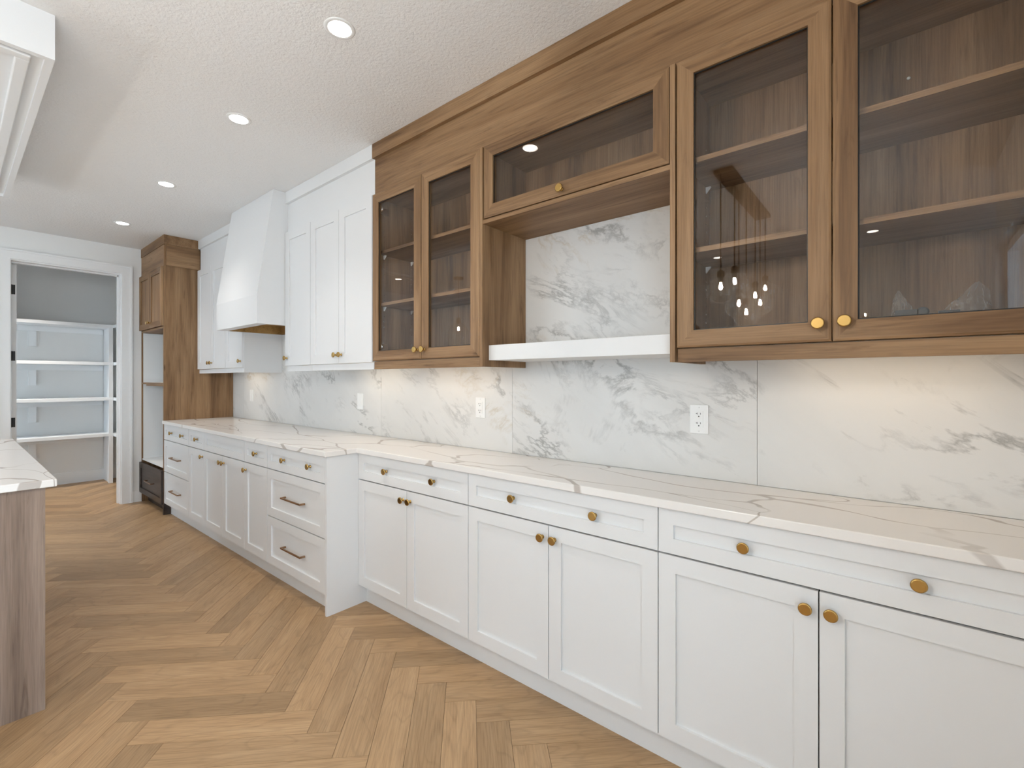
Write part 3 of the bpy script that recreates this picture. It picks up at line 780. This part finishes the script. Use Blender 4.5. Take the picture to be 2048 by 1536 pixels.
# ---------------------------------------------------------------- range hood
hx0, hx1 = -4.3365, -3.545
hd = thing('range_hood', ((hx0+hx1)/2, 1.68, 1.716), 'white tapered box range hood rising to the ceiling between white cabinets', 'hood')
prof = [(1.412, 1.716), (1.412, 1.925), (1.527, ZC - 0.001), (YB - 0.002, ZC - 0.001), (YB - 0.002, 1.716)]
m = MB()
def hood_shell():
    # sides, front and slope as a shell with a hollow underside
    t = 0.018
    inner = [(1.412 + 0.075, 1.716), (1.412 + 0.075, 1.80), (YB - 0.02, 1.80), (YB - 0.02, 1.716)]
    m.yz([(1.412, 1.716), (1.412, 1.925), (1.527, ZC - 0.001), (1.547, ZC - 0.001), (1.487, 1.80), (1.487, 1.716)], hx0, hx1)
    m.yz([(1.487, 1.716), (1.487, 1.80), (1.547, ZC - 0.001), (YB - 0.002, ZC - 0.001), (YB - 0.002, 1.716)], hx0, hx0 + t)
    m.yz([(1.487, 1.716), (1.487, 1.80), (1.547, ZC - 0.001), (YB - 0.002, ZC - 0.001), (YB - 0.002, 1.716)], hx1 - t, hx1)
hood_shell()
obj('shell', m, 'white_lacquer', hd)
obj('liner', MB().box(hx0 + 0.0185, hx1 - 0.0185, 1.4875, YB - 0.003, 1.79, 1.80).box(hx0 + 0.0185, hx0 + 0.03, 1.4875, YB - 0.003, 1.717, 1.79).box(hx1 - 0.03, hx1 - 0.0185, 1.4875, YB - 0.003, 1.717, 1.79)
    .box(hx0 + 0.03, hx1 - 0.03, YB - 0.022, YB - 0.003, 1.717, 1.79), 'liner_pine', hd)

# ---------------------------------------------------------------- tall oven cabinet
tx0, tx1, ty = XL + 0.004, -5.487, 1.333
tl = thing('oven_cabinet', ((tx0+tx1)/2, 1.65, 0), 'tall brown oven cabinet with an empty white oven opening by the pantry', 'cabinet')
yb = YB + 0.009
obj('side_panel', MB().box(tx1 - 0.019, tx1, ty, yb, 0, 2.62), 'oak_z', tl)
obj('side_panel', MB().box(tx0, tx0 + 0.019, ty, yb, 0, 2.62), 'oak_z', tl)
ia, ib = tx0 + 0.0195, tx1 - 0.0195
obj('top_board', MB().box(ia, ib, ty + 0.02, yb, 2.39, 2.41), 'oak_x', tl); obj('frieze_board', MB().box(ia, ib, ty, ty + 0.019, 2.412, 2.62), 'oak_x', tl)
obj('fixed_shelf', MB().box(ia, ib, ty + 0.001, yb, 1.812, 1.83), 'oak_x', tl)
m = MB().box(ia, ib, yb - 0.012, yb, 0.46, 1.81).box(ia, ia + 0.006, ty + 0.012, yb - 0.012, 0.46, 1.81).box(ib - 0.006, ib, ty + 0.012, yb - 0.012, 0.46, 1.81).box(ia + 0.006, ib - 0.006, ty + 0.004, yb - 0.012, 0.45, 0.462)
m.box(ia + 0.006, ib - 0.006, ty + 0.012, yb - 0.012, 1.281, 1.287)
obj('oven_recess', m, 'white_melamine', tl)
obj('oven_shelf', MB().box(ia + 0.006, ib - 0.006, ty + 0.002, yb - 0.012, 1.262, 1.281).box(ia + 0.17, ib - 0.006, ty + 0.001, ty + 0.022, 1.246, 1.262), 'oak_x', tl)
xm = (tx0 + tx1) / 2 - 0.005
d = shaker('door', tl, tx0 + 0.002, xm, 1.832, 2.41, ty - 0.0205, 0.057, 'oak'); knob(d, xm - 0.03, ty - 0.0205, 1.89)
d = shaker('door', tl, xm, tx1, 1.832, 2.41, ty - 0.0205, 0.057, 'oak'); knob(d, xm + 0.03, ty - 0.0205, 1.89)
d = shaker('drawer', tl, tx0 + 0.002, tx1, 0.104, 0.428, ty - 0.0205, 0.055, ['dark_wood_x', 'dark_wood_x']); handle(d, xm + 0.02, ty - 0.0125, 0.266)
obj('toe_kick', MB().box(ia, ib, ty + 0.055, ty + 0.07, 0, 0.10), 'dark_wood_x', tl)
obj('base_strip', MB().box(tx1 + 0.0003, tx1 + 0.002, ty, ty + 0.056, 0, 0.112).box(tx1 - 0.019, tx1, ty - 0.003, ty - 0.0003, 0, 0.102), 'dark_wood_x', tl)
obj('crown', MB().box(tx0, tx1 + 0.024, ty - 0.004, ty + 0.016, 2.622, ZC - 0.001).box(tx1 + 0.004, tx1 + 0.024, ty + 0.016, 1.622, 2.622, ZC - 0.001), ['oak_x'], tl)
obj('side_band', MB().box(tx1 + 0.0005, tx1 + 0.0185, ty + 0.020, 1.632, 2.42, 2.6215), 'oak_y', tl)

# ---------------------------------------------------------------- pantry shelving
ps = thing('pantry_shelving', (-7.9, 0.7, 0), 'white built-in pantry shelving in an L inside the doorway', 'shelving')
px0, px1, yr = -8.065, -7.70, 1.34
ZS = [2.004, 1.531, 1.084, 0.632]
for z in ZS:
    obj('shelf', MB().box(px0, px1, -0.298, yr, z - 0.038, z), 'trim_white', ps, bevel=0.002)
    obj('shelf', MB().box(px1 + 0.001, XL - 0.155, yr + 0.002, 1.748, z - 0.038, z).box(px0, px1, yr + 0.002, 1.748, z - 0.038, z), 'trim_white', ps)
    obj('cleat', MB().box(-8.079, -8.064, -0.29, 1.30, z - 0.105, z - 0.039), 'trim_white', ps)
    lo = max(0.0, z - 0.29)
    obj('bracket', MB().box(-8.079, -8.062, 0.615, 0.683, lo if z > 0.7 else 0.141, z - 0.106), 'trim_white', ps)
ss = [0.0] + [v for z in reversed(ZS) for v in (z - 0.0385, z + 0.0005)]
for i in range(0, 8, 2):
    obj('post', MB().box(-7.742, px1 - 0.0005, 1.298, yr - 0.0005, ss[i], ss[i+1]), 'trim_white', ps)
    obj('divider', MB().box(px0, -7.743, 1.308, 1.3275, ss[i] if ss[i] > 0 else 0.0, ss[i+1]), 'trim_white', ps)

# ---------------------------------------------------------------- island
il = thing('kitchen_island', (-3.6, -0.4, 0), 'wood-grain kitchen island with an oak end panel at the left frame edge', 'island')
obj('end_panel', MB().box(-2.638, -2.618, -1.05, 0.247, 0, ZTOP), 'island_oak', il)
obj('body', MB().box(-4.56, -2.6385, -0.75, 0.21, 0.10, ZTOP).box(-4.54, -2.6385, -0.70, 0.15, 0, 0.10), 'island_oak', il)
for i in range(4):
    a = -4.56 + 0.48*i
    shaker('door', il, a, a + 0.48, 0.114, 0.88, 0.2, 0.057, ['island_oak', 'island_oak']).scale = (1, 1, 1)
tag(obj('island_worktop', MB().box(-4.60, -2.598, -1.08, 0.279, ZTOP + 0.0005, 0.914), 'quartz_top', bevel=0.003), 'white quartz island top with faint veins at the left frame edge', 'worktop')

# ---------------------------------------------------------------- outlets and switches
def plate(x, z, kind, label, group):
    t = thing(kind, (x, YB, z), label, 'outlet' if kind == 'wall_outlet' else 'switch', group)
    y = YB
    o = obj('plate', MB().box(x - 0.0365, x + 0.0365, y - 0.0055, y - 0.0003, z - 0.0585, z + 0.0585), 'plastic_white', t, bevel=0.002)
    for s in (-1, 1): obj('screw', MB().lathe([(0.0032, 0), (0.0032, 0.0012), (0, 0.0014)], c=(x, y - 0.0055, z + s*0.0478), axis='-y', seg=10), 'plastic_white', t)
    if kind == 'wall_outlet':
        f = obj('receptacle', MB().box(x - 0.0165, x + 0.0165, y - 0.0075, y - 0.0056, z - 0.0335, z + 0.0335), 'plastic_white', t)
        m = MB()
        for s in (-1, 1):
            c = z + s*0.019
            m.box(x - 0.0075, x - 0.0055, y - 0.0079, y - 0.0076, c + 0.000, c + 0.008).box(x - 0.0115, x - 0.0075, y - 0.0079, y - 0.0076, c + 0.0030, c + 0.0050)
            m.box(x + 0.0055, x + 0.0075, y - 0.0079, y - 0.0076, c + 0.0005, c + 0.0075).lathe([(0.0026, 0), (0.0026, 0.0003)], c=(x, y - 0.0076, c - 0.007), axis='-y', seg=10)
        obj('slots', m, 'slot_black', f)
    else:
        f = obj('rocker', MB()._add([(x - 0.0165, y - 0.0058, z - 0.0335), (x + 0.0165, y - 0.0058, z - 0.0335), (x + 0.0165, y - 0.0058, z + 0.0335), (x - 0.0165, y - 0.0058, z + 0.0335),
             (x - 0.0165, y - 0.0095, z - 0.0335), (x + 0.0165, y - 0.0095, z - 0.0335), (x + 0.0165, y - 0.0065, z + 0.0335), (x - 0.0165, y - 0.0065, z + 0.0335)],
             [(4, 5, 6, 7), (0, 1, 5, 4), (1, 2, 6, 5), (2, 3, 7, 6), (3, 0, 4, 7)]), 'plastic_white', t)
plate(-0.627, 1.151, 'wall_outlet', 'white double outlet on the splashback nearest the camera', 'splashback outlets')
plate(-1.846, 1.151, 'wall_outlet', 'white double outlet on the splashback below the left glazed cabinet', 'splashback outlets')
plate(-3.067, 1.152, 'wall_switch', 'white rocker switch on the splashback below the white cabinets right of the hood', 'splashback switches')
plate(-5.005, 1.152, 'wall_switch', 'white rocker switch on the splashback near the tall oven cabinet', 'splashback switches')

# ---------------------------------------------------------------- lamps
def downlight(x, y, label, z=ZC, w=1.0):
    t = thing('recessed_light', (x, y, z), label, 'ceiling light', 'recessed ceiling lights')
    obj('trim_ring', MB().lathe([(0.043, 0.0015), (0.046, 0.0035), (0.056, 0.0035), (0.060, 0.001), (0.060, 0.0)], c=(x, y, z), axis='-z', seg=32), 'trim_white', t)
    obj('lens', MB().lathe([(0.0445, 0.0), (0.0445, 0.003)], c=(x, y, z), axis='-z', seg=32), 'downlight_lens', t)
    l = bpy.data.lights.new('downlight', 'SPOT'); l.energy = DOWNLIGHT_W * w * 4; l.spot_size = math.radians(100); l.spot_blend = 1.0; l.shadow_soft_size = 0.05
    l.color = (1.0, 0.95, 0.89)
    o = bpy.data.objects.new('downlight', l); COL.objects.link(o); o.parent = t; o.location = (0, 0, -0.02)
for (x, lab) in ((-1.722, 'round recessed ceiling light nearest the camera, top of the picture'), (-2.737, 'second round recessed ceiling light from the camera'),
                 (-4.05, 'third round recessed ceiling light, level with the range hood'), (-5.365, 'farthest round recessed ceiling light, in front of the pantry doorway')):
    downlight(x, 0.998, lab)
downlight(-1.616, -2.40, 'recessed ceiling light behind the camera mirrored in the left door of the near glazed cabinet')
downlight(-0.202, -2.33, 'recessed ceiling light behind the camera mirrored in the right door of the near glazed cabinet')
downlight(-5.389, -0.766, 'recessed ceiling light beyond the island mirrored in the far glazed cabinet')
downlight(-7.1, 0.5, 'added fill light in the pantry ceiling, out of the picture', w=6.0)  # unseen lamp added to brighten the pantry
downlight(-3.6, -2.9, 'recessed ceiling light behind the island, out of the picture')

def led(x0, x1, label, y=1.80):
    t = thing('led_bar', ((x0+x1)/2, y, ZDB), label, 'light bar', 'under-cabinet light bars')
    obj('housing', MB().box(x0, x1, y - 0.011, y + 0.011, ZDB - 0.0095, ZDB - 0.0005), 'plastic_white', t)
    obj('diffuser', MB().box(x0 + 0.006, x1 - 0.006, y - 0.008, y + 0.008, ZDB - 0.0115, ZDB - 0.0096), 'led_warm', t)
    l = bpy.data.lights.new('led', 'AREA'); l.shape = 'RECTANGLE'; l.size = x1 - x0; l.size_y = 0.016; l.energy = LED_W * (x1 - x0) / 0.5; l.color = (1.0, 0.80, 0.57)
    o = bpy.data.objects.new('led', l); COL.objects.link(o); o.parent = t; o.location = (0, 0, -0.013)
led(-5.10, -4.62, 'warm light bar under the white wall cabinets by the tall oven cabinet')
led(-3.00, -2.50, 'warm light bar under the white wall cabinets right of the hood')
led(-2.30, -1.66, 'warm light bar under the far glazed cabinet')
led(-0.30, 0.24, 'warm light bar under the nearest glazed cabinet')

# seven clear globes on cords, hanging left of the camera; the glazed doors mirror them
pc = thing('globe_pendant', (-0.9, -0.6, ZC), 'cluster pendant of seven clear glass globes on dark cords, mirrored in the glazed door', 'pendant lamp')
obj('canopy', MB().box(-0.963, -0.847, -1.21, -0.03, ZC - 0.028, ZC - 0.001), 'pendant_bronze', pc)
GL = [(-0.918, -0.03, 1.905), (-0.893, -0.27, 1.975), (-0.902, -0.42, 1.84), (-0.902, -0.63, 1.80), (-0.886, -0.84, 1.955), (-0.880, -0.98, 1.915), (-0.880, -1.17, 2.06)]
for (x, y, z) in GL:
    r = 0.093
    c = obj('cord', MB().tube([(x, y, ZC - 0.028), (x, y, z + r + 0.03)], 0.0042, 6), 'pendant_bronze', pc)
    gm = MB().lathe([(0.022, r*0.95)] + [(r*math.sin(a), r*math.cos(a)*0.92) for a in [0.28 + i*(math.pi - 0.28)/14 for i in range(15)]][:-1] + [(0.0005, -r*0.92)], c=(x, y, z), axis='z', seg=24)
    obj('globe', gm, 'globe_glass', pc)
    obj('socket', MB().lathe([(0.006, 0.05), (0.024, 0.035), (0.024, 0.0), (0.017, -0.002), (0.017, -0.03)], c=(x, y, z + r*0.92), axis='z', seg=16), 'pendant_bronze', pc)
    obj('bulb', MB().lathe([(0.007, 0.03), (0.009, 0.018), (0.013, 0.0), (0.010, -0.014), (0.0005, -0.020)], c=(x, y, z + 0.02), axis='z', seg=8), 'bulb_glow', pc)
for x, lab in ((-4.2, 'clear glass jar pendant over the far end of the island'), (-2.95, 'clear glass jar pendant over the near end of the island')):
    pt = thing('jar_pendant', (x, -0.78, bz), lab, 'pendant lamp', 'island pendants'); y = -0.78; zt = bz + 0.030
    obj('canopy', MB().lathe([(0.062, 0.0), (0.062, 0.022), (0.02, 0.026)], c=(x, y, zt), axis='-z', seg=24), 'pendant_bronze', pt)
    obj('cord', MB().tube([(x, y, zt - 0.02), (x, y, 2.05)], 0.003, 6), 'pendant_bronze', pt)
    obj('shade', MB().lathe([(0.025, 2.06), (0.03, 2.02), (0.09, 1.97), (0.125, 1.91), (0.13, 1.84), (0.13, 1.70)], c=(x, y, 0), axis='z', seg=28), 'globe_glass', pt)
    obj('socket', MB().lathe([(0.01, 2.075), (0.022, 2.06), (0.022, 2.0)], c=(x, y, 0), axis='z', seg=14), 'pendant_bronze', pt)
    obj('bulb', MB().lathe([(0.007, 1.965), (0.009, 1.95), (0.013, 1.935), (0.010, 1.92), (0.0005, 1.912)], c=(x, y, 0), axis='z', seg=8), 'bulb_glow', pt)

# two candle sconces on the wall behind the camera
for x, z, lab in ((-2.31, 2.12, 'candle wall sconce behind the camera, mirrored low in the left near glazed door'), (-0.32, 2.08, 'candle wall sconce behind the camera, mirrored low in the right near glazed door')):
    sc_ = thing('wall_sconce', (x, YF, z), lab, 'wall lamp', 'wall sconces')
    obj('back_plate', MB().lathe([(0.045, 0.0), (0.045, 0.012), (0.02, 0.016)], c=(x, YF + 0.0005, z - 0.06), axis='y', seg=20), 'pendant_bronze', sc_)
    obj('arm', MB().tube([(x, YF + 0.01, z - 0.06), (x, YF + 0.05, z - 0.075), (x, YF + 0.085, z - 0.06), (x, YF + 0.085, z - 0.03)], 0.006, 8), 'pendant_bronze', sc_)
    obj('cup', MB().lathe([(0.008, -0.05), (0.030, -0.035), (0.032, -0.02), (0.012, -0.018)], c=(x, YF + 0.085, z), axis='z', seg=16), 'pendant_bronze', sc_)
    obj('bulb', MB().lathe([(0.007, -0.018), (0.010, -0.005), (0.011, 0.004), (0.007, 0.016), (0.0005, 0.024)], c=(x, YF + 0.085, z), axis='z', seg=8), 'bulb_glow', sc_)
